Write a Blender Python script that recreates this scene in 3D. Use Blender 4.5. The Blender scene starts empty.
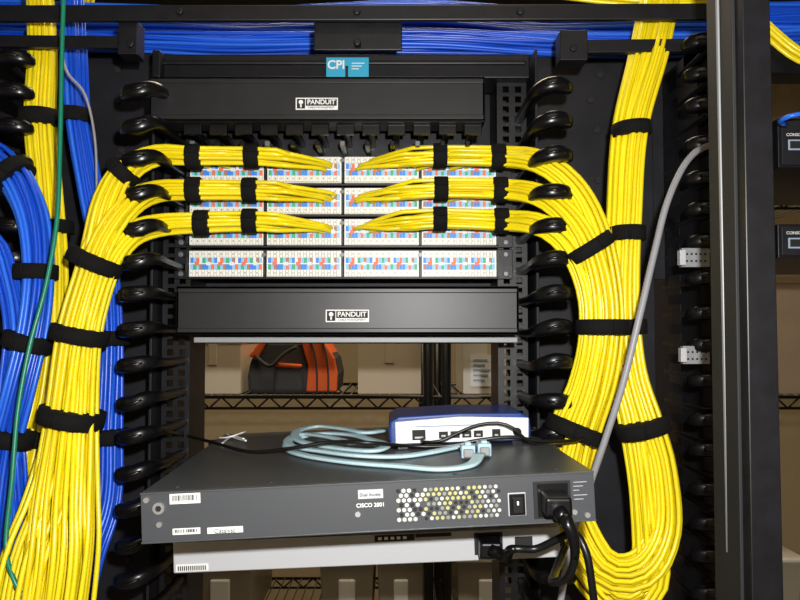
import bpy, math, random
import numpy as np
from mathutils import Vector, Matrix
random.seed(4); rng=np.random.default_rng(4)
sc=bpy.context.scene
F=760.0; PITCH=math.atan(30/F); CAM=Vector((0,0,1.70))
fw=Vector((0,math.cos(PITCH),math.sin(PITCH))); up=Vector((0,-math.sin(PITCH),math.cos(PITCH)))
def at(px,py,d):
    """measured photo point -> real world position on the vertical plane y=d"""
    v=fw+Vector((1,0,0))*((px-400)/F)+up*((300-py)/F)
    return CAM+v*(d/v.y)
# ---------------------------------------------------------------- materials
def mat(name,col,rough=.5,metal=0,spec=.5,noise=0,nscale=40,bump=0,emit=None,es=1,coat=0):
    m=bpy.data.materials.new(name); m.use_nodes=True; nt=m.node_tree; b=nt.nodes['Principled BSDF']
    b.inputs['Base Color'].default_value=(*col,1); b.inputs['Roughness'].default_value=rough
    b.inputs['Metallic'].default_value=metal; b.inputs['Specular IOR Level'].default_value=spec
    b.inputs['Coat Weight'].default_value=coat
    if emit: 
        b.inputs['Emission Color'].default_value=(*emit,1); b.inputs['Emission Strength'].default_value=es
    if noise or bump:
        tc=nt.nodes.new('ShaderNodeTexCoord'); n=nt.nodes.new('ShaderNodeTexNoise'); n.inputs['Scale'].default_value=nscale; n.inputs['Detail'].default_value=4
        nt.links.new(tc.outputs['Object'],n.inputs['Vector'])
        if noise:
            r=nt.nodes.new('ShaderNodeValToRGB')
            r.color_ramp.elements[0].position=.3; r.color_ramp.elements[1].position=.7
            r.color_ramp.elements[0].color=(*[c*(1-noise) for c in col],1); r.color_ramp.elements[1].color=(*[min(1,c*(1+noise)) for c in col],1)
            nt.links.new(n.outputs['Fac'],r.inputs['Fac']); nt.links.new(r.outputs['Color'],b.inputs['Base Color'])
        if bump:
            bp=nt.nodes.new('ShaderNodeBump'); bp.inputs['Strength'].default_value=bump; bp.inputs['Distance'].default_value=.002
            nt.links.new(n.outputs['Fac'],bp.inputs['Height']); nt.links.new(bp.outputs['Normal'],b.inputs['Normal'])
    return m
BLK=mat('black_powdercoat',(.006,.006,.008),.42,spec=.35,noise=.3,nscale=60,bump=.1)
PLATE=mat('dark_plate',(.010,.010,.014),.55,spec=.3,noise=.3,nscale=25)
FING=mat('black_gloss_plastic',(.004,.004,.005),.28,spec=.42)
COV=mat('charcoal_cover',(.014,.014,.016),.40,spec=.35,noise=.15,nscale=30)
YEL=mat('yellow_cable_jacket',(.93,.76,.012),.29,noise=.05,nscale=20)
YEL2=mat('yellow_cable_jacket_dark',(.87,.68,.010),.31)
BLU=mat('blue_cable_jacket',(.010,.085,.66),.30)
BLU2=mat('blue_cable_jacket_light',(.025,.16,.85),.30)
VEL=mat('velcro_black',(.006,.006,.006),.9,spec=.2,bump=.5,nscale=400)
GRN=mat('green_cable',(.005,.20,.12),.35)
GRY=mat('gray_cable',(.27,.27,.29),.45)
CBK=mat('black_cable',(.006,.006,.006),.35)
CREAM=mat('cream_plastic',(.92,.90,.82),.45)
WHT=mat('white_plastic',(.86,.86,.84),.45)
PB=mat('wire_blue',(.04,.26,.85),.5); PO=mat('wire_orange',(.85,.18,.08),.5); PG=mat('wire_green',(.03,.45,.22),.5); PBR=mat('wire_brown',(.42,.2,.12),.5); PC=mat('wire_pale_blue',(.30,.60,.9),.5)
SIL=mat('bare_steel',(.62,.63,.65),.35,metal=.85)
STEELD=mat('dull_steel',(.16,.165,.17),.4,metal=.3)
STRIM=mat('post_edge_gray',(.07,.07,.075),.4,metal=.2)
RTOP=mat('router_steel',(.060,.066,.073),.38,noise=.06,nscale=200,bump=.08)
RFR=mat('router_face',(.052,.056,.063),.45)
SWG=mat('switch_gray',(.50,.51,.53),.45); BRK=mat('bracket_gray',(.26,.27,.28),.45)
LAB=mat('label_white',(.82,.82,.8),.6)
INK=mat('ink_black',(.008,.008,.008),.7)
TEAL=mat('flat_console_cable',(.52,.74,.82),.4)
CLR=mat('clear_connector',(.42,.58,.68),.25)
NAVY=mat('navy_plastic',(.015,.05,.24),.3)
HXY=mat('grille_yellow',(.50,.48,.20),.4,metal=.3); HXS=mat('grille_silver',(.62,.63,.58),.4,metal=.3); HXG=mat('grille_gray',(.25,.26,.24),.5,metal=.3)
CPB=mat('label_blue',(.03,.38,.6),.5); PRB=mat('print_bluegray',(.30,.38,.50),.7)
CART=mat('cardboard',(.30,.22,.14),.8,noise=.12,nscale=8); CARW=mat('carton_cream',(.58,.49,.36),.8); CARL=mat('carton_white',(.70,.65,.56),.8)
ORG=mat('orange_canvas',(.75,.12,.02),.8,bump=.4,nscale=150); BAGB=mat('black_canvas',(.04,.04,.042),.85,bump=.4,nscale=150)
BINM=mat('translucent_bin',(.34,.30,.23),.35)
WALL=mat('wall_paint',(.52,.42,.27),.85,noise=.05,nscale=3); FLO=mat('floor_tile',(.25,.23,.2),.5,noise=.1,nscale=5); CEI=mat('ceiling_darkened',(.02,.02,.02),.9,noise=.1,nscale=30)  # ceiling darkness is put into its colour, keeps the overhead background black
LAMP=mat('lamp_diffuser',(1,1,1),.5,emit=(1,.86,.62),es=2)
# ---------------------------------------------------------------- mesh builder
class MB:
    def __init__(s): s.v=[]; s.f=[]; s.m=[]; s.sm=[]; s.mats=[]
    def mi(s,m):
        if m not in s.mats: s.mats.append(m)
        return s.mats.index(m)
    def hexa(s,p,m):
        o=len(s.v); s.v+= [tuple(q) for q in p]; k=s.mi(m)
        for f in ((0,3,2,1),(4,5,6,7),(0,1,5,4),(1,2,6,5),(2,3,7,6),(3,0,4,7)):
            s.f.append(tuple(o+i for i in f)); s.m.append(k); s.sm.append(False)
    def box(s,a,b,m):
        x0,y0,z0=[min(i,j) for i,j in zip(a,b)]; x1,y1,z1=[max(i,j) for i,j in zip(a,b)]
        s.hexa([(x0,y0,z0),(x1,y0,z0),(x1,y1,z0),(x0,y1,z0),(x0,y0,z1),(x1,y0,z1),(x1,y1,z1),(x0,y1,z1)],m)
    def cbox(s,c,sz,m): s.box([c[i]-sz[i]/2 for i in range(3)],[c[i]+sz[i]/2 for i in range(3)],m)
    def pbox(s,x0,y0,x1,y1,d0,d1,m):
        a=at(x0,y0,d0); b=at(x1,y1,d0); s.box((a.x,d0,a.z),(b.x,d1,b.z),m)
    def prism(s,poly,y0,y1,m,axis='y'):
        o=len(s.v); n=len(poly); k=s.mi(m)
        for y in (y0,y1):
            for (a,b) in poly: s.v.append((a,y,b) if axis=='y' else ((a,b,y) if axis=='z' else (y,a,b)))
        s.f.append(tuple(o+i for i in range(n))); s.f.append(tuple(o+n+i for i in reversed(range(n))))
        s.m+=[k,k]; s.sm+=[False,False]
        for i in range(n):
            j=(i+1)%n; s.f.append((o+i,o+n+i,o+n+j,o+j)); s.m.append(k); s.sm.append(False)
    def tube(s,P,r,m,sides=7,asp=1.0,frames=None,sup=2.0):
        P=np.array([tuple(p) for p in P],float); n=len(P); R=np.full(n,r) if np.isscalar(r) else np.array(r)
        if frames is None: T,N,B=frame(P)
        else: T,N,B=frames
        o=len(s.v); k=s.mi(m)
        ang=np.linspace(0,2*math.pi,sides,endpoint=False)
        ca=np.sign(np.cos(ang))*np.abs(np.cos(ang))**(2/sup); sa=np.sign(np.sin(ang))*np.abs(np.sin(ang))**(2/sup)
        for i in range(n):
            ring=P[i]+R[i]*(ca[:,None]*N[i]+asp*sa[:,None]*B[i]); s.v+= [tuple(q) for q in ring]
        for i in range(n-1):
            for j in range(sides):
                a=o+i*sides+j; b=o+i*sides+(j+1)%sides
                s.f.append((a,b,b+sides,a+sides)); s.m.append(k); s.sm.append(True)
        s.f.append(tuple(o+j for j in reversed(range(sides)))); s.f.append(tuple(o+(n-1)*sides+j for j in range(sides))); s.m+=[k,k]; s.sm+=[False,False]
    def make(s,name,parent=None,bevel=0,mw=None,seg=2):
        me=bpy.data.meshes.new(name); me.from_pydata(s.v,[],s.f)
        for m in s.mats: me.materials.append(m)
        me.polygons.foreach_set('material_index',s.m); me.polygons.foreach_set('use_smooth',s.sm); me.update()
        import bmesh
        bm=bmesh.new(); bm.from_mesh(me); bmesh.ops.recalc_face_normals(bm,faces=bm.faces); bm.to_mesh(me); bm.free()
        ob=bpy.data.objects.new(name,me); sc.collection.objects.link(ob)
        if parent: ob.parent=parent
        elif mw is not None: ob.matrix_world=mw
        if bevel:
            bv=ob.modifiers.new('bevel','BEVEL'); bv.width=bevel; bv.segments=seg; bv.limit_method='ANGLE'
        return ob
def frame(P):
    T=np.gradient(P,axis=0); T/=np.linalg.norm(T,axis=1)[:,None]+1e-12
    n0=np.array([0,1,0.]) if abs(T[0][1])<.9 else np.array([1.,0,0])
    N=[];n=n0
    for t in T:
        n=n-t*np.dot(n,t); n/=np.linalg.norm(n)+1e-12; N.append(n)
    N=np.array(N); return T,N,np.cross(T,N)
def cat(P,step=.012):
    P=np.array(P,float); Q=np.vstack([2*P[0]-P[1],P,2*P[-1]-P[-2]]); out=[]
    for i in range(1,len(Q)-2):
        L=np.linalg.norm(Q[i+1][:3]-Q[i][:3]); n=max(2,int(L/step))
        for k in range(n):
            t=k/n; a,b,c,d=Q[i-1],Q[i],Q[i+1],Q[i+2]
            out.append(.5*((2*b)+(c-a)*t+(2*a-5*b+4*c-d)*t*t+(3*b-a-3*c+d)*t**3))
    out.append(Q[-2]); return np.array(out)
def empty(name,loc=(0,0,0),mw=None):
    e=bpy.data.objects.new(name,None); sc.collection.objects.link(e); e.empty_display_size=.05
    if mw is not None: e.matrix_world=mw
    else: e.location=loc
    return e
def text(body,size,m,parent,mw,name='lettering',bold=.0):
    c=bpy.data.curves.new(name,'FONT'); c.body=body; c.size=size; c.extrude=.0003; c.align_x='CENTER'; c.align_y='CENTER'; c.offset=bold
    o=bpy.data.objects.new(name,c); sc.collection.objects.link(o); bpy.context.view_layer.update()
    me=bpy.data.meshes.new_from_object(o); bpy.data.objects.remove(o)
    ob=bpy.data.objects.new(name,me); sc.collection.objects.link(ob); me.materials.clear(); me.materials.append(m)
    ob.parent=parent; ob.matrix_local=mw
    return ob
FACE=Matrix.Rotation(math.pi/2,4,'X')
R=1.09; MM=R/F
# ================================================================ room
def room():
    def slab(n,a,b,m): q=MB(); q.box(a,b,m); q.make(n)
    slab('floor',(-3,-1.6,-.05),(3,4.0,0),FLO); slab('ceiling',(-3,-1.6,3.0),(3,4.0,3.05),CEI)
    slab('wall_back',(-3,3.9,0),(3,4.0,3),WALL); slab('wall_left',(-3.1,-1.6,0),(-3,4,3),WALL); slab('wall_right',(3,-1.6,0),(3.1,4,3),WALL); slab('wall_front',(-3,-1.7,0),(3,-1.6,3),WALL)
    slab('baseboard_back',(-3,3.885,0),(3,3.9,.1),PLATE)
    for y in (1.75,-.6):
        q=MB(); q.box((-.65,y-.3,2.96),(.65,y+.3,3.0),WHT); q.box((-.6,y-.25,2.95),(.6,y+.25,2.962),LAMP); q.make('ceiling_light')
room()
# ================================================================ rack
rack=empty('network_rack')
def rail(x0,x1):
    q=MB(); a=at(x0,300,R).x; b=at(x1,300,R).x; z0,z1=.0,2.10; y0,y1=R+.012,R+.015
    cols=[a+(b-a)*.30,a+(b-a)*.72]; h=.0045
    xs=[a,cols[0]-h,cols[0]+h,cols[1]-h,cols[1]+h,b]
    for i in (0,2,4): q.box((xs[i],y0,z0),(xs[i+1],y1,z1),BLK)
    z=z0
    while z<z1:
        for c in cols: q.box((c-h,y0,z),(c+h,y1,min(z+.0055,z1)),BLK)
        z+=.0148
    q.box((a,R+.015,z0),(a+.003,R+.10,z1),BLK); q.box((b-.003,R+.015,z0),(b,R+.10,z1),BLK)
    q.make('rail',rack)
rail(160,188); rail(499,529)
q=MB()
q.pbox(156,54,530,78,R-.01,R+.06,BLK)
q.pbox(161,60,526,64,R-.016,R-.01,BLK)
q.pbox(152,50,160,78,R-.03,R+.08,BLK)
q.make('head_beam',rack,bevel=.002)
q=MB()
zt=2.14
def xat(px,d): return (px-400)/F*d
q.box((xat(154,R),R-.02,0),(xat(154,R)+.004,R+.16,2.1),PLATE)
q.box((xat(534,R),R-.02,0),(xat(534,R)+.004,R+.16,2.1),PLATE)
q.box((-.85,R+.10,0),(xat(156,R),R+.104,zt),PLATE)
q.box((xat(530,R),R+.10,0),(xat(655,1.19),R+.104,zt),PLATE)  # channel backs, widened to block the wall behind and keep both sides dark
q.box((xat(156,R),R+.104,at(0,338,R+.104).z),(xat(534,R),R+.107,zt),PLATE)  # added opaque backing, keeps the space behind the upper rack dark
for (px,py) in [(118,70),(118,100),(122,150),(600,75),(597,130),(598,180),(590,100),(640,520),(650,560),(604,230),(128,560),(560,470)]:
    p=at(px,py,R+.1); q.tube([p,(p.x,p.y-.003,p.z)],.006,INK,12)
q.make('channel_panels_and_backing',rack,bevel=.0008)
def finger_row(name,px,sgn,d,py0,py1,back,sc_=1.0,par=rack,tilt=0):
    q=MB(); x=xat(px,d); z=at(px,py0,d).z; zend=at(px,py1,d).z
    while z>zend:
        t=tilt+ (random.random()-.5)*.008
        P=[(x-sgn*.006,back,z+.0),(x-sgn*.005,d+.06,z),(x-sgn*.002,d+.018,z+.002),(x+sgn*.006,d+.004,z+.002+t*.4),(x+sgn*.018,d,z+t),(x+sgn*.030,d+.003,z-.001+t),(x+sgn*.037,d+.010,z-.003+t),(x+sgn*.0385,d+.013,z-.003+t)]
        Rr=[.006,.007,.0090,.0118,.0130,.0122,.009,.005]
        C=cat([(*p,r*sc_) for p,r in zip(P,Rr)],.004)
        T=np.gradient(C[:,:3],axis=0); T/=np.linalg.norm(T,axis=1)[:,None]
        N=np.cross(T,np.array([0,0,1.])); N/=np.linalg.norm(N,axis=1)[:,None]
        q.tube(C[:,:3],C[:,3],FING,20,asp=.80,frames=(T,N,np.cross(T,N)),sup=3.2)
        q.tube(cat([(x+sgn*.006,d-.009,z+.002+t*.4),(x+sgn*.018,d-.0132,z+t),(x+sgn*.030,d-.009,z-.001+t)],.004),.0020,FING,8)
        q.cbox((x-sgn*.006,(back+d+.06)/2+.03,z),(.012,.05,.030),FING)
        z-=.04445
    q.box((x-sgn*.014,back-.012,at(0,py1,d).z),(x-sgn*.002,back,at(0,py0-20,d).z),FING)
    return q.make(name,par)
finger_row('retaining_fingers_a',150,-1,.97,88,640,R+.10,tilt=-.003)
finger_row('retaining_fingers_b',541,1,.97,92,640,R+.10,tilt=.006)
finger_row('retaining_fingers_c',-6,1,1.0,60,640,R+.10)
q=MB()
q.box((-.86,R-.03,0),(-.60,R,2.1),BLK)
q.make('side_upright',rack,bevel=.002)
# ================================================================ overhead ladder
lad=empty('cable_ladder')
q=MB()
def beam(x0,ya,x1,yb,h,d0,d1,m=BLK):
    a=at(x0,ya,d0); b=at(x1,yb,d0); a2=at(x0,ya+h,d0); b2=at(x1,yb+h,d0)
    q.hexa([(a2.x,d0,a2.z),(b2.x,d0,b2.z),(b2.x,d1,b2.z),(a2.x,d1,a2.z),(a.x,d0,a.z),(b.x,d0,b.z),(b.x,d1,b.z),(a.x,d1,a.z)],m)
beam(-60,6,760,4,15,.98,.988)
beam(-60,5,760,3,2,.98,1.0)
beam(-60,-30,900,-34,8,1.28,1.31)
beam(-40,34,136,36,12,1.0,1.01); beam(560,40,705,38,13,1.0,1.01)
q.pbox(314,18,402,50,1.0,1.006,BLK); q.pbox(560,30,588,60,.99,1.02,BLK); q.pbox(118,20,137,54,.99,1.02,BLK)
for (x,y) in ((357,12),(357,40),(575,46),(128,42),(180,12),(520,12)):
    p=at(x,y,.98); q.tube([(p.x,.99 if y<20 else 1.0,p.z),(p.x,.975 if y<20 else .985,p.z)],.005,BLK,6)
q.make('ladder_frame',lad,bevel=.0012)
# ================================================================ labels
q=MB(); lb=empty('rack_maker_label',at(347.5,67.5,R-.028))
q.box((-.030,-.001,-.014),(.030,.014,.014),CPB)
q.box((-.003,-.0016,-.014),(.001,-.0008,.002),INK)
for i in range(3): q.box((.006,-.0016,.005-i*.004),(.024-.004*i,-.0008,.0062-i*.004),LAB)
q.make('plate',lb); text('CPI',.017,LAB,lb,Matrix.Translation((-.016,-.0014,.003))@FACE,bold=.0004)
# ================================================================ horizontal cable managers
def hman(px0,py0,px1,py1,d,lip):
    c=at((px0+px1)/2,(py0+py1)/2,d); w=(px1-px0)/F*d; h=(py1-py0)/F*d
    e=empty('horizontal_cable_manager',c)
    q=MB()
    q.box((-w/2,0,-h/2),(w/2,.004,h/2),COV)
    q.box((-w/2,.0,h/2-.004),(w/2,.05,h/2),COV); q.box((-w/2,0,-h/2),(w/2,.05,-h/2+.004),COV)
    q.box((-w/2,.0,-h/2),(-w/2+.004,.035,h/2),COV); q.box((w/2-.004,.0,-h/2),(w/2,.035,h/2),COV)
    q.box((-w/2+.002,-.002,h/2-.009),(w/2-.002,0,h/2-.003),COV); q.box((-w/2+.002,-.002,-h/2+.003),(w/2-.002,0,-h/2+.009),COV)
    q.make('cover',e,bevel=.0012)
    q=MB(); s=-.007
    q.box((-.028,-.0022,-.008+s),(.028,-.0005,.008+s),LAB); q.box((-.0265,-.0026,-.0065+s),(-.0155,-.002,.0065+s),INK); q.tube([(-.021,-.003,.002+s),(-.021,-.0022,.002+s)],.003,LAB,10)
    q.box((-.022,-.003,-.005+s),(-.020,-.0022,0+s),LAB)
    q.box((-.0145,-.0026,-.0028+s),(.0265,-.002,.0065+s),INK); q.make('maker_plate',e)
    text('PANDUIT',.0088,LAB,e,Matrix.Translation((.006,-.003,.0018+s))@FACE,bold=.0002)
    text('CABLE MANAGEMENT',.0036,INK,e,Matrix.Translation((.006,-.0026,-.0052+s))@FACE)
    q=MB(); y1=R-d+.012
    q.box((-w/2+.02,y1-.003,-h/2-(.03 if lip==0 else .0)),(w/2-.01,y1,h/2),BLK)
    n=12
    for i in range(n):
        x=-w/2+.035+(w-.07)*i/(n-1)+ (.02 if lip==0 else 0)
        for zz in ((-h/2-.012,) if lip==0 else (-h/2+.006,)):
            q.box((x-.004,.02,zz),(x+.004,y1,zz+.009),FING); q.box((x-.012,.012,zz-.002),(x+.012,.02,zz+.012),FING)
            if lip==0: q.box((x-.009,.03,zz-.013),(x-.002,y1,zz-.006),STEELD if i%3==0 else FING)
    if lip:
        q.box((-w/2+.02,.012,-h/2-.010),(w/2,.05,-h/2-.003),BRK)
        q.box((-w/2+.02,.05,-h/2-.012),(w/2,y1,-h/2-.003),BLK)
    q.make('finger_duct',e,bevel=.001)
hman(147,76,487,122,1.0,0)
hman(176,286,519,335,.985,1)
# ================================================================ patch panels
rows=[(158,183),(189,214),(220,245),(251,277)]
xL,xR=xat(188,R),xat(498,R)
for ri,(ya,yb) in enumerate(rows):
    zc=at(0,(ya+yb)/2,R).z; e=empty('patch_panel',((xL+xR)/2,R,zc)); W=(xR-xL)
    q=MB(); q.box((-W/2-.022,.004,-.0215),(W/2+.022,.010,.0215),BLK); q.box((-W/2,.01,-.018),(W/2,.03,.018),BLK)
    for sx in (-1,1):
        for sz in (-1,1): q.tube([(sx*(W/2+.012),.001,sz*.014),(sx*(W/2+.012),.006,sz*.014)],.004,STEELD,8)
    q.make('frame',e,bevel=.0008)
    q=MB(); bw=W/4; cols=[PB,PC,PO,PC,PG,PC,PBR,PB]
    for b in range(4):
        x0=-W/2+b*bw+.002; x1=x0+bw-.0045
        q.box((x0,-.004,-.0185),(x1,.006,.0185),CREAM)
        n=24; s=(x1-x0-.004)/n
        for i in range(n):
            x=x0+.002+i*s
            for z0,z1 in ((.0092,.0178),(-.0178,-.0092)):
                q.box((x+s*.07,-.009,z0),(x+s*.93,-.004,z1),CREAM)
                if i%2==0: q.box((x+s*.36,-.0094,z0+.003),(x+s*.64,-.0089,z1-.003),PRB if (i%4==0) else STEELD)
            q.box((x,-.0052,.0008),(x+s*.94,-.004,.0086),cols[(i)%8] if i%2==0 else PC if i%3 else WHT)
            q.box((x,-.0052,-.0086),(x+s*.94,-.004,-.0008),cols[(i+3+b)%8])
        q.box((x0,-.006,-.0008),(x1,-.004,.0008),WHT)
        for k in range(6):
            xx=x0+.003+(k+.5)*(x1-x0-.006)/6; q.box((xx-.003,-.0064,-.0025),(xx+.003,-.005,.0025),LAB if k%2 else PO)
    q.make('punchdown_blocks',e)
    q=MB()
    for b in range(5):
        x=-W/2+b*bw-.0005; q.box((x-.0012,-.011,-.019),(x+.0012,.006,.019),BLK)
        q.tube([(x,-.014,.012),(x,-.011,.012)],.003,STEELD if b in(1,2,3) else BLK,8)
    q.make('dividers',e)
# ================================================================ cable bundles
def disc(n):
    pts=[]
    for i in range(n):
        r=math.sqrt((i+.5)/n); a=i*2.39996
        pts.append((r*math.cos(a),r*math.sin(a)))
    return pts
def bundle(q,pts,n,mats,rs=.0030,fan=None,asp=1.0,twist=.6,wob=.05):
    core=cat([(*at(a,b,c),r) for a,b,c,r in pts],.014); P=core[:,:3]; rad=core[:,3]; T,N,B=frame(P)
    L=np.concatenate([[0],np.cumsum(np.linalg.norm(np.diff(P,axis=0),axis=1))])
    for i,(u,v) in enumerate(disc(n)):
        ph=rng.uniform(0,6.28,2); tw=twist*L*1.0
        w1=u+wob*np.sin(L*12+ph[0]); w2=v+wob*np.sin(L*9+ph[1])
        c,s_=np.cos(tw),np.sin(tw); a=w1*c-w2*s_; b=w1*s_+w2*c
        S=P+rad[:,None]*(a[:,None]*N*asp+b[:,None]*B)
        m=mats[0] if rng.random()<.7 else mats[-1]
        if fan:
            sgn,xs,ry=fan; xe=xs[i%len(xs)]+rng.uniform(-3,3); X=xat(xe,R)
            keep=(S[:,0]-X)*sgn < -.045
            k=int(np.argmax(keep)); S=S[k:]
            dy=6+4.5*(-a[k]*0+(P[k][2]-(P[k]+rad[k]*(a[k]*N[k]+b[k]*B[k]))[2])/rad[k])+rng.uniform(-1.5,1.5)
            e0=np.array(at(xe,ry+dy+3,R-.002)); e1=np.array(at(xe-sgn*7,ry+dy,R-.016))
            S=np.vstack([cat([e0,e1,S[0],S[1]],.006)[:-2],S[1:]])
        q.tube(S,rs,m,8)
def ties(name,parent,lst):
    q=MB()
    for (px,py,d,hw,hd,ang,wd) in lst:
        hw*=1.07; hd*=1.14
        c=np.array(at(px,py,d)); a=math.radians(ang)
        T=np.array([math.cos(a),0,math.sin(a)]); N=np.array([-math.sin(a),0,math.cos(a)]); Bv=np.array([0,-1.,0])
        P=[c+T*t for t in (-wd/2-.0006,-wd/2,0,wd/2,wd/2+.0006)]; rr=[hw*.94,hw,hw*1.01,hw,hw*.94]
        fr=(np.array([T]*5),np.array([N]*5),np.array([Bv]*5))
        q.tube(P,rr,VEL,28,asp=hd/hw,frames=fr,sup=2.3)
        p=c+Bv*hd*1.0+N*hw*.2; q.tube([p-T*wd*.45,p+T*wd*.45],.003,VEL,8,asp=.6)
    return q.make(name,parent)
YM=[YEL,YEL2]
q=MB()
xsL=[334,324,314,306,298,290,282,274,266,329,310,294,244,228,210,319,302,278]
G=1.045
for k,(ry,pts) in enumerate([
 (158,[(338,160,G,.012),(290,158,G,.0130),(250,156,G,.0125),(190,156,G-.01,.013),(155,156,G-.04,.014),(128,170,.98,.016),(110,200,.965,.018),(98,250,.96,.018),(84,330,.95,.020),(72,415,.93,.024),(52,500,.90,.032),(32,560,.88,.036),(18,640,.86,.036)]),
 (190,[(338,194,G,.012),(290,191,G,.0130),(250,190,G,.0125),(190,190,G-.01,.013),(155,192,G-.04,.014),(128,206,.97,.016),(104,240,.955,.018),(90,280,.945,.018),(76,335,.935,.020),(66,415,.915,.022),(58,500,.885,.030),(55,560,.87,.034),(45,640,.86,.034)]),
 (221,[(338,226,G,.012),(290,223,G,.0130),(250,221,G,.0125),(190,223,G-.01,.013),(155,226,G-.04,.014),(128,236,.975,.016),(108,262,.96,.017),(94,300,.95,.018),(84,345,.94,.020),(80,415,.92,.022),(76,500,.90,.028),(74,550,.89,.030),(62,640,.88,.032)])]):
    bundle(q,pts,24,YM,fan=(1,xsL,ry))
o=q.make('yellow_network_cable_bundle')
ties('velcro_ties',o,[(194,157,G-.01,.0165,.0165,0,.018),(252,156,G,.0160,.016,0,.018),(194,190,G-.01,.0165,.0165,0,.018),(250,190,G,.016,.016,0,.018),(202,223,G-.01,.0165,.0165,0,.018),(250,221,G,.016,.016,0,.018),
 (123,172,.975,.020,.022,45,.016),(95,262,.955,.031,.033,66,.018),(80,335,.943,.031,.034,78,.018),(72,417,.925,.034,.038,78,.019)])
q=MB()
xsR=[356,366,376,384,392,400,408,416,424,360,380,396,450,465,480,370,388,412]
for k,(ry,pts) in enumerate([
 (158,[(350,160,G,.012),(400,158,G,.0130),(440,156,G,.0125),(500,157,G-.01,.013),(540,162,G-.05,.014),(572,185,.98,.015),(594,222,.97,.016),(607,270,.965,.0165),(612,325,.965,.0165),(604,380,.97,.018),(584,440,.98,.020),(574,500,.98,.022),(592,560,.97,.024),(628,580,.96,.024),(655,545,.96,.022),(655,480,.965,.018),(642,425,.97,.018),(628,370,.98,.016),(624,300,.985,.015),(626,220,.99,.014),(630,130,1.0,.014),(650,50,1.02,.016),(665,-20,1.05,.016)]),
 (190,[(350,194,G,.012),(400,191,G,.0130),(440,189,G,.0125),(500,190,G-.01,.013),(540,196,G-.05,.014),(568,216,.97,.015),(588,247,.96,.016),(600,290,.955,.0165),(602,335,.955,.0165),(592,390,.96,.018),(576,440,.965,.020),(568,500,.965,.024),(600,565,.95,.024),(640,570,.945,.024),(664,530,.95,.020),(662,470,.955,.018),(650,425,.96,.018),(634,370,.97,.016),(628,300,.975,.015),(630,220,.98,.014),(636,130,.99,.014),(658,50,1.01,.014),(672,-20,1.04,.014)]),
 (219,[(350,226,G,.012),(400,222,G,.0130),(440,219,G,.0125),(500,221,G-.01,.013),(536,224,G-.05,.014),(560,236,.975,.015),(580,262,.965,.016),(592,300,.96,.0165),(592,345,.96,.0165),(582,390,.97,.018),(566,430,.975,.020),(556,480,.98,.022),(575,540,.975,.026),(615,595,.96,.026),(648,580,.955,.024),(645,500,.96,.018),(634,425,.97,.018),(620,370,.98,.016),(616,300,.985,.015),(618,220,.99,.014),(624,130,1.0,.014),(642,50,1.02,.014),(655,-20,1.05,.014)])]):
    bundle(q,pts,22,YM,fan=(-1,xsR,ry))
o=q.make('yellow_network_cable_bundle')
ties('velcro_ties',o,[(440,156,G,.016,.016,0,.018),(498,157,G-.01,.0165,.0165,0,.018),(441,189,G,.016,.016,0,.018),(500,190,G-.01,.0165,.0165,0,.018),(440,219,G,.016,.016,0,.018),(501,221,G-.01,.0165,.0165,0,.018),
 (590,248,.963,.029,.028,-58,.016),(602,327,.960,.030,.030,-90,.018),(574,430,.968,.034,.034,68,.018),
 (631,130,.995,.023,.025,-86,.016),(627,234,.985,.021,.025,90,.018),(624,327,.978,.026,.026,92,.018),(642,427,.965,.031,.032,105,.018)])
q=MB()
bundle(q,[(38,-30,1.08,.018),(42,50,1.05,.019),(40,120,1.04,.020),(46,190,1.03,.019),(52,260,1.02,.018),(52,330,1.01,.018),(44,400,1.0,.018),(34,440,.99,.018),(24,500,.98,.02),(20,640,.97,.02)],28,YM)
bundle(q,[(90,-30,1.3,.014),(84,30,1.28,.014)],8,YM)
o=q.make('yellow_network_cable_bundle')
ties('velcro_ties',o,[(41,119,1.04,.026,.026,90,.020),(52,228,1.025,.025,.025,94,.016),(52,332,1.01,.025,.025,90,.016),(36,437,.99,.025,.025,80,.018)])
BM=[BLU,BLU2]
q=MB()
bundle(q,[(70,-30,1.10,.014),(74,50,1.08,.015),(78,120,1.07,.015),(90,190,1.06,.016),(102,250,1.05,.018),(108,330,1.04,.019),(106,430,1.03,.020),(104,500,1.02,.020),(86,560,1.0,.020),(70,640,1.0,.02)],26,BM)
o=q.make('blue_network_cable_bundle')
ties('velcro_ties',o,[(76,116,1.07,.021,.021,88,.018),(108,338,1.035,.026,.026,90,.018),(106,436,1.025,.026,.026,90,.018)])
q=MB()
bundle(q,[(-60,130,1.0,.02),(-20,150,1.0,.022),(10,170,.99,.022),(32,215,.98,.020),(38,270,.97,.018),(32,330,.96,.018),(18,390,.95,.018),(4,450,.95,.018),(-6,540,.94,.02),(-6,640,.94,.02)],30,BM)
bundle(q,[(-60,215,.98,.014),(-10,240,.98,.014),(6,275,.98,.014),(16,330,.97,.014),(10,400,.965,.014),(14,470,.96,.015),(18,540,.96,.015),(10,640,.95,.015)],16,BM)
o=q.make('blue_network_cable_bundle')
ties('velcro_ties',o,[(12,176,.988,.027,.028,-45,.016),(36,272,.97,.024,.024,90,.018),(28,342,.958,.027,.028,75,.018),(8,436,.955,.03,.028,75,.018)])
q=MB()
for yy,dd in ((33,1.20),(43,1.17),(24,1.24),(14,1.27)):
    bundle(q,[(-60,yy-2,dd,.017),(120,yy,dd,.017),(230,yy+3,dd,.018),(320,yy,dd,.017),(430,yy-2,dd,.018),(560,yy+3,dd,.017),(740,yy,dd,.017),(900,yy-6,dd,.017)],22,BM,wob=.16,twist=1.6)
q.make('blue_network_cable_bundle')
q=MB()
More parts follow.
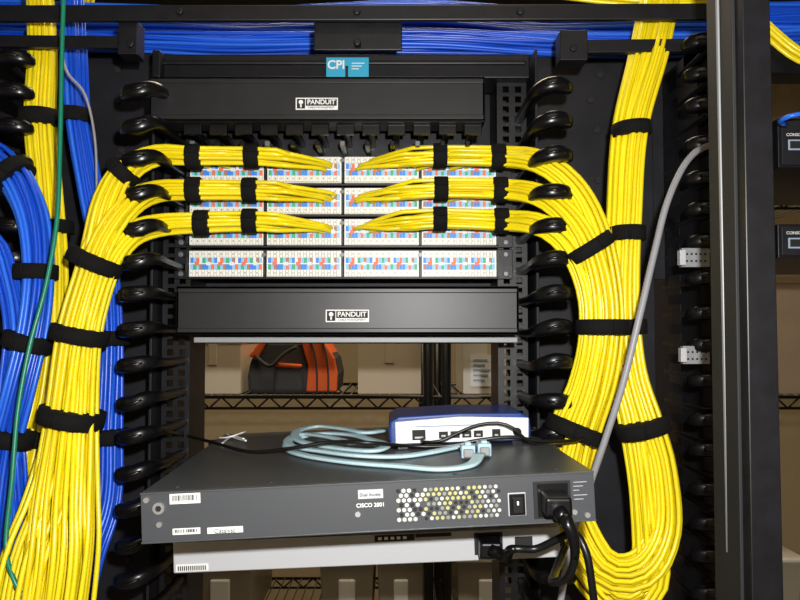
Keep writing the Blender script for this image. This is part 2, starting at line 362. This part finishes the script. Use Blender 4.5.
bundle(q,[(520,-12,1.1,.010),(600,-2,1.08,.010),(670,4,1.06,.010),(735,7,1.05,.010),(800,56,1.03,.010),(860,66,1.03,.01)],10,YM)
bundle(q,[(700,40,1.10,.01),(780,62,1.08,.012),(900,66,1.08,.012)],10,YM)
q.make('yellow_network_cable_bundle')
def single(name,pts,r,m,sides=10,raw=False):
    q=MB(); C=cat(pts if raw else [at(*p) for p in pts],.008); q.tube(C,r,m,sides); return q.make(name)
single('green_ground_cable',[(64,-20,.93),(62,50,.93),(60,150,.92),(57,220,.91),(46,285,.90),(30,345,.89),(18,410,.88),(12,480,.87),(6,545,.86),(14,580,.85),(34,615,.85)],.0027,GRN)
single('gray_coaxial_cable',[(760,140,1.0),(712,145,.93),(688,160,.90),(668,200,.88),(655,250,.87),(641,310,.86),(624,380,.86),(605,440,.87),(588,490,.88),(570,545,.88),(558,620,.88)],.0040,GRY)
single('gray_patch_cable',[(60,30,1.0),(66,70,1.0),(85,95,1.0),(95,140,1.02),(97,200,1.04)],.0018,GRY)
# ================================================================ rack router
def basis(FL,FR):
    X=(FR-FL).normalized(); Y=Vector((0,1,0)); Y=(Y-X*Y.dot(X)).normalized(); Z=X.cross(Y)
    M=Matrix((X,Y,Z)).transposed().to_4x4(); M.translation=FL; return M
FL=at(140,493,.722); FR=at(594,471,.738); Wd=(FR-FL).length; M=basis(FL,FR)
rt=empty('rack_mount_router',mw=M); H=.0475
k=Wd/454
def lp(px,py):
    u=(px-140)*k; v=-(py-(493-22*(px-140)/454))*k; return u,v
q=MB(); q.box((0,.004,-H),(Wd,.41,0),RTOP); q.make('chassis',rt,bevel=.0015)
q=MB(); q.box((.0005,0,-H+.0005),(Wd-.0005,.006,-.0012),RFR)
q.box((0,-.001,-.0018),(Wd,.004,0),RTOP); q.box((0,-.001,-H),(Wd,.004,-H+.0015),RTOP)
for xx in (.03,.12,.21,.30,.40):
    q.tube([(xx,.02,.0),(xx,.02,.0008)],.0025,RFR,10)
q.make('front_panel',rt,bevel=.0006)
q=MB()
def lab(px0,py0,px1,py1,m=LAB,y=-.0008,bars=0):
    u0,v0=lp(px0,py0); u1,v1=lp(px1,py1); v1=v0-(py1-py0)*k
    q.box((u0,y,v1),(u1,.002,v0),m)
    if bars:
        n=bars
        for i in range(n):
            x=u0+(u1-u0)*(.08+.84*i/n); q.box((x,y-.0003,v1+(v0-v1)*.3),(x+(u1-u0)/n*(.25+.4*random.random()),y+.0001,v0-(v0-v1)*.15),INK)
lab(169,494,199,504,bars=18); lab(171,528,198,534,bars=14); lab(205,527,240,533,bars=0)
lab(355,490,380,499,SWG); 
u,v=lp(158,508); q.tube([(u,-.0022,v),(u,.002,v)],.0055,SIL,20); q.tube([(u,-.0026,v),(u,-.002,v)],.003,INK,6)
for (px,py) in ((158,524),(354,514),(572,512),(146,500),(585,515)):
    u,v=lp(px,py); q.tube([(u,-.0018,v),(u,.002,v)],.0026,SIL,12)
q.make('labels_and_screws',rt)
u,v=lp(222,530); text('Catalyst',.006,INK,rt,Matrix.Translation((u,-.001,v))@FACE)
u,v=lp(367,505); text('CISCO 2801',.0052,LAB,rt,Matrix.Translation((u,-.0004,v))@FACE,bold=.0001)
u,v=lp(367,494.5); text('Dual Access',.0040,INK,rt,Matrix.Translation((u,-.0012,v))@FACE)
q=MB(); s=.0052
u0,v0=lp(392,488); u1,v1=lp(501,488); q.box((u0,-.0006,v0-.0335),(u1,.002,v0),RFR)
for r in range(7):
    for c in range(20):
        u,v=lp(395,491); x=u+c*s+(s/2 if r%2 else 0); z=v-r*s*.87
        if c in(4,) and r%3==0: continue
        if x>u1-.003: continue
        rad=s*(.42 if c<5 else .37)
        hx=[(x+rad*math.cos(math.pi/6+a*math.pi/3),z+rad*math.sin(math.pi/6+a*math.pi/3)) for a in range(6)]
        rr=random.random()
        mm=HXS if (c<5 and rr<.85) else (HXY if (rr<.38 and c<16) else (HXS if rr<.65 else (HXG if rr<.85 else INK)))
        q.prism(hx,-.0010,.003,mm)  # solid hexes stand for holes; their lit insides are put into the colour
q.make('honeycomb_vent',rt)
q=MB(); 
def rb(px0,py0,px1,py1,y0,y1,m):
    u0,v0=lp(px0,py0); u1,_=lp(px1,py1); q.box((u0,y0,v0-(py1-py0)*k),(u1,y1,v0),m)
rb(505,493,523,516,-.001,.002,SWG); rb(506,494,522,515,-.003,.002,FING); rb(509,497,519,512,-.006,.002,CBK); rb(513,500,515,504,-.0066,-.005,LAB)
rb(535,484,566,517,-.002,.003,FING); rb(531,482,569,519,-.0009,.003,INK)
for i,(yy) in enumerate((490,494,498,503,507)): rb(572,yy-8,572+14-(i%3)*4,yy-7.3,-.0005,.002,SWG)
q.make('switch_and_inlet',rt,bevel=.0006)
q=MB(); q.box((-.012,R-.735,-H),(0,R-.72,-.002),BLK); q.box((Wd,R-.745,-H),(Wd+.018,R-.73,-.002),BLK); q.make('mount_ears',rt)
# ================================================================ power cords
def wpt(px,py,yo=0):
    u,v=lp(px,py); return M@Vector((u,yo,v))
def cord(name,plug_c,pts):
    e=empty(name); q=MB()
    P=plug_c; q.hexa([(P.x-.013,P.y-.026,P.z-.010),(P.x+.013,P.y-.026,P.z-.010),(P.x+.013,P.y,P.z-.010),(P.x-.013,P.y,P.z-.010),(P.x-.012,P.y-.026,P.z+.008),(P.x+.012,P.y-.026,P.z+.008),(P.x+.013,P.y,P.z+.010),(P.x-.013,P.y,P.z+.010)],FING)
    q.make('plug',e,bevel=.003,seg=3)
    q=MB(); C=cat(pts,.005); q.tube(C,.0040,CBK,12)
    st=C[:12]; q.tube(st,[.0075-.0003*i for i in range(len(st))],FING,12)
    q.make('cord',e); return e
p0=wpt(551,500,-.002)
cord('power_cord',p0,[p0+Vector((0,-.022,-.004)),p0+Vector((.006,-.032,-.014)),at(566,520,.69),at(574,540,.69),at(574,562,.70),at(566,578,.72),at(552,582,.74),at(556,570,.78),at(566,545,.82)])
# ================================================================ switch below
FL2=at(172,542,.86); FR2=at(560,526,.872); M2=basis(FL2,FR2); W2=(FR2-FL2).length
sw=empty('network_switch',mw=M2); k2=W2/388
q=MB(); q.box((0,.003,-.036),(W2,.28,0),SWG); q.make('chassis',sw,bevel=.0015)
q=MB(); q.box((.002,0,-.034),(W2-.002,.004,-.001),SWG)
a=(373-172)*k2; b=(450-172)*k2
q.box((a,-.001,-.009),(a+.045,.001,-.002),INK); q.box((a+.046,-.001,-.006),(b,.001,-.002),INK)
for i in range(5): q.box((a+.004+i*.007,-.0016,-.007),(a+.008+i*.007,0,-.004),SIL)
q.box((.004,-.0008,-.033),(.04,.001,-.025),LAB)
for i in range(14): q.box((.006+i*.0023,-.0012,-.032),(.0072+i*.0023,0,-.027),INK)
u=(487-172)*k2; q.box((u-.016,-.002,-.028),(u+.016,.001,-.004),INK)
q.box((u+.03,-.001,-.022),(u+.05,.001,-.010),INK)
q.make('front_panel',sw)
q=MB(); q.box((-.02,R-.86,-.04),(0,R-.845,0),BLK); q.box((W2,R-.87,-.04),(W2+.02,R-.855,0),BLK); q.make('mount_ears',sw)
p1=M2@Vector((u,-.002,-.016))
cord('power_cord',p1,[p1+Vector((.0,-.022,0)),p1+Vector((.014,-.034,-.004)),at(512,549,.80),at(535,549,.80),at(556,540,.79),at(574,533,.78),at(586,552,.77),at(592,585,.77),at(597,630,.78)])
# ================================================================ small wireless router on top
def rtop(px,py,lift=.003):
    n=(M.to_3x3()@Vector((0,0,1))); p=M.translation
    d=(at(px,py,1.0)-CAM); t=(p-CAM).dot(n)/d.dot(n); return CAM+d*t+n*lift
pw=rtop(391,450,.005)
e=empty('wireless_router',pw); e.rotation_euler=(0,math.radians(-1.8),math.radians(1))
w=139/F*pw.y
q=MB()
prof=[(.0,.0),(w,.0),(w+.002,.012),(w+.001,.028),(w-.01,.034),(w*.5,.036),(.01,.034),(-.001,.028),(-.002,.012)]
q.prism(prof,.002,.11,NAVY); q.make('shell',e,bevel=.003,seg=3)
q=MB(); q.prism([(.006,.002),(w-.002,.002),(w-.001,.028),(w*.5,.032),(.006,.028)],-.001,.01,WHT); q.make('rear_face',e,bevel=.001)
q=MB()
for x0,x1,z0,z1,m in ((.026,.042,.006,.018,INK),(.058,.069,.007,.015,INK),(.072,.083,.007,.015,INK),(.086,.097,.007,.015,INK),(.100,.111,.007,.015,INK),(.122,.132,.006,.016,FING)):
    q.box((x0,-.002,z0),(x1,.0,z1),m); q.box((x0+.003,-.0024,z0+.002),(x1-.003,-.0015,z0+.004),SWG)
q.tube([(w-.016,-.006,.012),(w-.016,0,.012)],.005,FING,14)
q.box((.03,-.0014,.021),(.12,0,.0225),PRB)
q.make('ports',e)
q=MB()
for x in (.015,w-.015): q.cbox((x,.01,-.002),(.012,.012,.006),FING)
q.make('feet',e)
yw=pw.y
single('black_power_lead',[at(150,428,1.02),at(165,431,1.0),rtop(185,438,.004),rtop(215,446,.004),rtop(250,455,.004),rtop(290,457,.010),rtop(330,456,.016),rtop(370,456,.015),at(410,446,yw-.012),at(445,446,yw-.012),at(480,440,yw-.014),at(512,437,yw-.014),at(540,441,yw-.01),at(570,441,yw),at(590,437,yw+.02)],.0022,CBK,raw=True)
single('black_patch_lead',[at(422,439,yw-.003),at(424,442,yw-.015),at(440,441,yw-.020),at(460,432,yw-.018),at(478,425,yw-.016),at(498,423,yw-.016),at(513,428,yw-.018),at(524,438,yw-.016),at(540,446,yw-.01),at(562,446,yw-.01)],.0020,CBK,raw=True)
# ================================================================ flat console cable, zip ties
def ribbon(q,pts,wd,th,m):
    C=cat(pts,.006); T=np.gradient(C,axis=0); T/=np.linalg.norm(T,axis=1)[:,None]
    Zv=np.array([0,0,1.]); S=np.cross(T,Zv); S/=np.linalg.norm(S,axis=1)[:,None]+1e-9
    q.tube(C,wd/2,m,12,asp=th/wd,frames=(T,S,np.cross(S,T)),sup=3.4)
q=MB()
lay=[[(480,460,.006),(470,468,.003),(440,472,.003),(400,469,.003),(350,465,.003),(305,458,.003),(288,451,.003),(292,443,.004),(320,438,.006),(350,440,.007),(370,445,.007),(386,451,.007),(372,457,.007),(330,453,.007),(300,447,.008),(297,439,.010),(318,434,.011),(345,437,.011),(366,441,.011),(384,438,.010)],
     [(486,454,.008),(465,449,.004),(430,455,.003),(400,459,.003),(360,461,.006),(320,456,.006),(292,451,.006),(289,445,.007),(302,440,.008),(330,445,.010),(352,452,.010)]]
for L in lay: ribbon(q,[rtop(*p) for p in L],.0125,.0042,TEAL)
o=q.make('flat_console_cable')
q=MB()
for (px,py,a) in ((484,457,0),(468,459,1)):
    p=rtop(px,py,.009); q.cbox(p,(.015,.020,.014),CLR); q.cbox((p.x,p.y,p.z+.008),(.007,.014,.004),CLR); q.cbox((p.x,p.y-.012,p.z-.001),(.011,.006,.009),BRK)
q.make('connectors',o,bevel=.0015)
q=MB()
for pts in ([(218,440),(228,441),(236,440),(246,438)],[(222,446),(232,440),(244,444)],[(226,436),(236,442),(246,446)]):
    q.tube(cat([rtop(x,y,.003+.002*i) for i,(x,y) in enumerate(pts)],.005),.0012,WHT,8)
q.make('zip_tie')
# ================================================================ neighbour post & rack at right
nb=empty('adjacent_rack')
q=MB()
def post(xa0,xa1,xb0,xb1,d0,d1,m):
    z_t=2.12; z_b=0.0
    def ex(xt,xb,z):
        a=at(xt,0,d0); b=at(xb,600,d0); t=(z-a.z)/(b.z-a.z); return a.x+(b.x-a.x)*t
    q.hexa([(ex(xa0,xb0,z_b),d0,z_b),(ex(xa1,xb1,z_b),d0,z_b),(ex(xa1,xb1,z_b),d1,z_b),(ex(xa0,xb0,z_b),d1,z_b),(ex(xa0,xb0,z_t),d0,z_t),(ex(xa1,xb1,z_t),d0,z_t),(ex(xa1,xb1,z_t),d1,z_t),(ex(xa0,xb0,z_t),d1,z_t)],m)
post(742,770,752,784,.66,.73,BLK); post(731,742,741,752,.675,.73,INK); post(717,719.5,729,731.5,.70,.705,BRK); post(719.5,731,731.5,741,.705,.72,STRIM)
q.make('post',nb,bevel=.0012)
finger_row('retaining_fingers',722,-1,.98,40,640,1.2,1.0,nb)
q=MB()
q.box((xat(716,1.0),1.05,0),(xat(716,1.0)+.006,1.25,2.1),PLATE)
q.box((xat(690,1.35),1.35,0),(xat(790,1.15),1.356,2.1),PLATE)
q.box((xat(655,1.19),R+.10,1.78),(xat(760,1.19),R+.104,zt),PLATE)
for zz in (.1,2.06): q.box((xat(716,1.0),1.05,zz),(1.05,1.1,zz+.04),BLK)
q.box((1.02,1.05,0),(1.06,1.1,2.1),BLK); q.make('frame',nb)
for (px0,py0,px1,py1) in ((682,248,710,267),(683,346,710,364)):
    q=MB(); q.pbox(px0,py0,px1,py1,.975,.985,BRK)
    for i in range(5):
        for j in range(2):
            p=at(px0+5+i*4.5,py0+6+j*7,.9745); q.tube([p,(p.x,p.y-.001,p.z)],.0016,INK,6)
    q.pbox(px0-2,py0+2,px0+4,py1-2,.965,.975,SWG)
    q.make('slotted_bracket',nb,bevel=.001)
for (ya,yb) in ((118,168),(224,258)):
    e=empty('network_switch',at(778,(ya+yb)/2,.98)); hh=(yb-ya)/F*.98/2
    q=MB(); q.box((0,0,-hh),(.44,.3,hh),BLK); q.box((.004,-.002,-hh+.003),(.436,0,hh-.003),PLATE)
    q.box((.012,-.003,-.010),(.03,-.001,.004),PRB); q.box((.014,-.0035,-.008),(.028,-.002,.002),INK)
    for i in range(12): q.box((.05+i*.03,-.003,-.010),(.07+i*.03,-.001,.006),INK)
    q.make('chassis',e,bevel=.001); text('CONSOLE',.0055,LAB,e,Matrix.Translation((.022,-.003,.010))@FACE)
single('blue_patch_cable',[(786,125,.965),(780,122,.95),(790,116,.93),(815,112,.93)],.003,BLU2)
# ================================================================ storage behind
sh=empty('wire_shelving_unit'); q=MB()
SX0,SX1,SY0,SY1=xat(150,1.9),xat(860,1.9),1.9,2.35
def zpx(py,d): return at(400,py,d).z
zs=[zpx(397,1.9),zpx(560,1.9)-.19,zpx(397,1.9)+.50,.2]
for z in zs:
    for yy in (SY0,SY1):
        q.tube([(SX0,yy,z),(SX1,yy,z)],.0045,FING,8); q.tube([(SX0,yy,z-.028),(SX1,yy,z-.028)],.0035,FING,8)
        n=int((SX1-SX0)/.03)
        for i in range(n):
            x=SX0+i*.03; q.tube([(x,yy,z-(.028 if i%2 else 0)),(x+.03,yy,z-(0 if i%2 else .028))],.0026,FING,5)
    x=SX0
    while x<SX1: q.tube([(x,SY0,z+.002),(x,SY1,z+.002)],.0018,STEELD,5); x+=.025
for x in (SX0,xat(428,1.9),xat(446,1.9),SX1):
    for yy in (SY0,SY1): q.tube([(x,yy,0),(x,yy,2.1)],.0125,FING,12)
q.make('wire_shelves',sh)
ztop=zs[0]+.005
def carton(px0,px1,hh,m,dy=.12,z=ztop,lab_=None,name='cardboard_box',dep=.25):
    d=SY0+dy*.3; x0,x1=xat(px0,d),xat(px1,d); e=empty(name,((x0+x1)/2,d,z)); w=(x1-x0)/2
    q=MB(); q.box((-w,0,0),(w,dep,hh),m); q.box((-w-.001,-.001,hh-.02),(w+.001,dep+.001,hh),m); q.box((-w*.15,-.0015,hh*.5),(w*.15,0,hh),CARW); q.make('body',e,bevel=.003)
    if lab_:
        q=MB(); q.box((-w*.75,-.002,hh*.12),(w*.2,-.001,hh*.62),LAB)
        for i in range(5): q.box((-w*.65,-.003,hh*(.20+.08*i)),(-w*(.25-.1*(i%3)),-.002,hh*(.23+.08*i)),lab_)
        q.make('printed_label',e)
carton(185,241,.145,CARW); carton(358,421,.155,CARW); carton(463,520,.16,CARL,lab_=PRB); carton(540,640,.2,CART); carton(660,820,.30,CART)
zlow=zs[1]+.005
for a,b in ((190,255),(320,375),(377,425),(455,520),(560,640),(690,800)):
    x0,x1=xat(a,1.93),xat(b,1.93); w=(x1-x0)/2; e=empty('storage_bin',((x0+x1)/2,1.93,zlow)); hh=.17
    q=MB(); q.hexa([(-w*.88,0.01,0),(w*.88,.01,0),(w*.88,.34,0),(-w*.88,.34,0),(-w*.97,0,hh),(w*.97,0,hh),(w*.97,.36,hh),(-w*.97,.36,hh)],BINM); q.box((-w,-.006,hh),(w,.366,hh+.012),CARL)
    q.box((-w*.3,-.004,hh*.4),(w*.3,.006,hh*.75),LAB); q.make('tub',e,bevel=.004)
x0,x1=xat(249,1.95),xat(338,1.95); e=empty('tool_bag',((x0+x1)/2,1.93,ztop)); w=(x1-x0)/2
q=MB()
prof=[(-w,0),(w,0),(w*1.03,.05),(w*.95,.09),(w*.62,.135),(-w*.60,.135),(-w*.97,.085),(-w*1.03,.045)]
q.prism(prof,.02,.20,BAGB)
q.prism([(-w*.45,0.0),(w*.25,0.0),(w*.2,.07),(-w*.4,.075)],.005,.03,BAGB)
q.make('body',e,bevel=.012,seg=3)
q=MB(); q.prism([(w*.30,.005),(w*.98,.005),(w*1.0,.05),(w*.93,.09),(w*.66,.137),(w*.16,.137),(w*.34,.07)],.012,.205,ORG)
q.prism([(-w*1.0,.095),(-w*.72,.137),(-w*.55,.137),(-w*.80,.085)],.014,.205,ORG)
q.prism([(-w*.40,.068),(w*.2,.064),(w*.21,.074),(-w*.42,.079)],.000,.03,ORG)
q.make('orange_panels',e,bevel=.004)
q=MB()
for xx in (.55,.80): q.tube(cat([(w*xx,.004,.0),(w*xx,.002,.05),(w*(xx-.05),.002,.10),(w*(xx-.15),.01,.14)],.01),.005,BAGB,8,asp=.5)
q.tube(cat([(-w*.5,.06,.13),(-w*.4,.05,.165),(0,.05,.175),(w*.4,.05,.165),(w*.5,.06,.13)],.01),.006,BAGB,8)
q.tube(cat([(-w*.9,.02,.10),(-w*.5,.0,.07),(-w*.2,.0,.10),(w*.1,.0,.12)],.01),.005,BAGB,8)
q.make('straps',e)
# ================================================================ lights & camera
def area(name,loc,size,power,col,rot=(0,0,0)):
    l=bpy.data.lights.new(name,'AREA'); l.size=size; l.energy=power; l.color=col; o=bpy.data.objects.new(name,l); o.location=loc; o.rotation_euler=rot; sc.collection.objects.link(o)
area('ceiling_light_back',(0,1.75,2.93),.9,23,(1,.80,.53)); area('ceiling_light_front',(.2,-.6,2.93),.9,2,(1,.9,.75))
l=bpy.data.lights.new('camera_flash','POINT'); l.energy=46; l.shadow_soft_size=.012; l.color=(1,.985,.96)
o=bpy.data.objects.new('camera_flash',l); o.location=(.045,.0,1.775); sc.collection.objects.link(o)
w=bpy.data.worlds.new('world'); sc.world=w; w.use_nodes=True; w.node_tree.nodes['Background'].inputs['Color'].default_value=(.6,.7,1,1); w.node_tree.nodes['Background'].inputs['Strength'].default_value=.03
sc.view_settings.view_transform='Standard'; sc.view_settings.look='None'
c=bpy.data.cameras.new('camera'); c.lens=F/800*36; c.sensor_width=36; c.clip_start=.02
o=bpy.data.objects.new('camera',c); o.location=CAM; o.rotation_euler=(math.pi/2+PITCH,0,0); sc.collection.objects.link(o); sc.camera=o
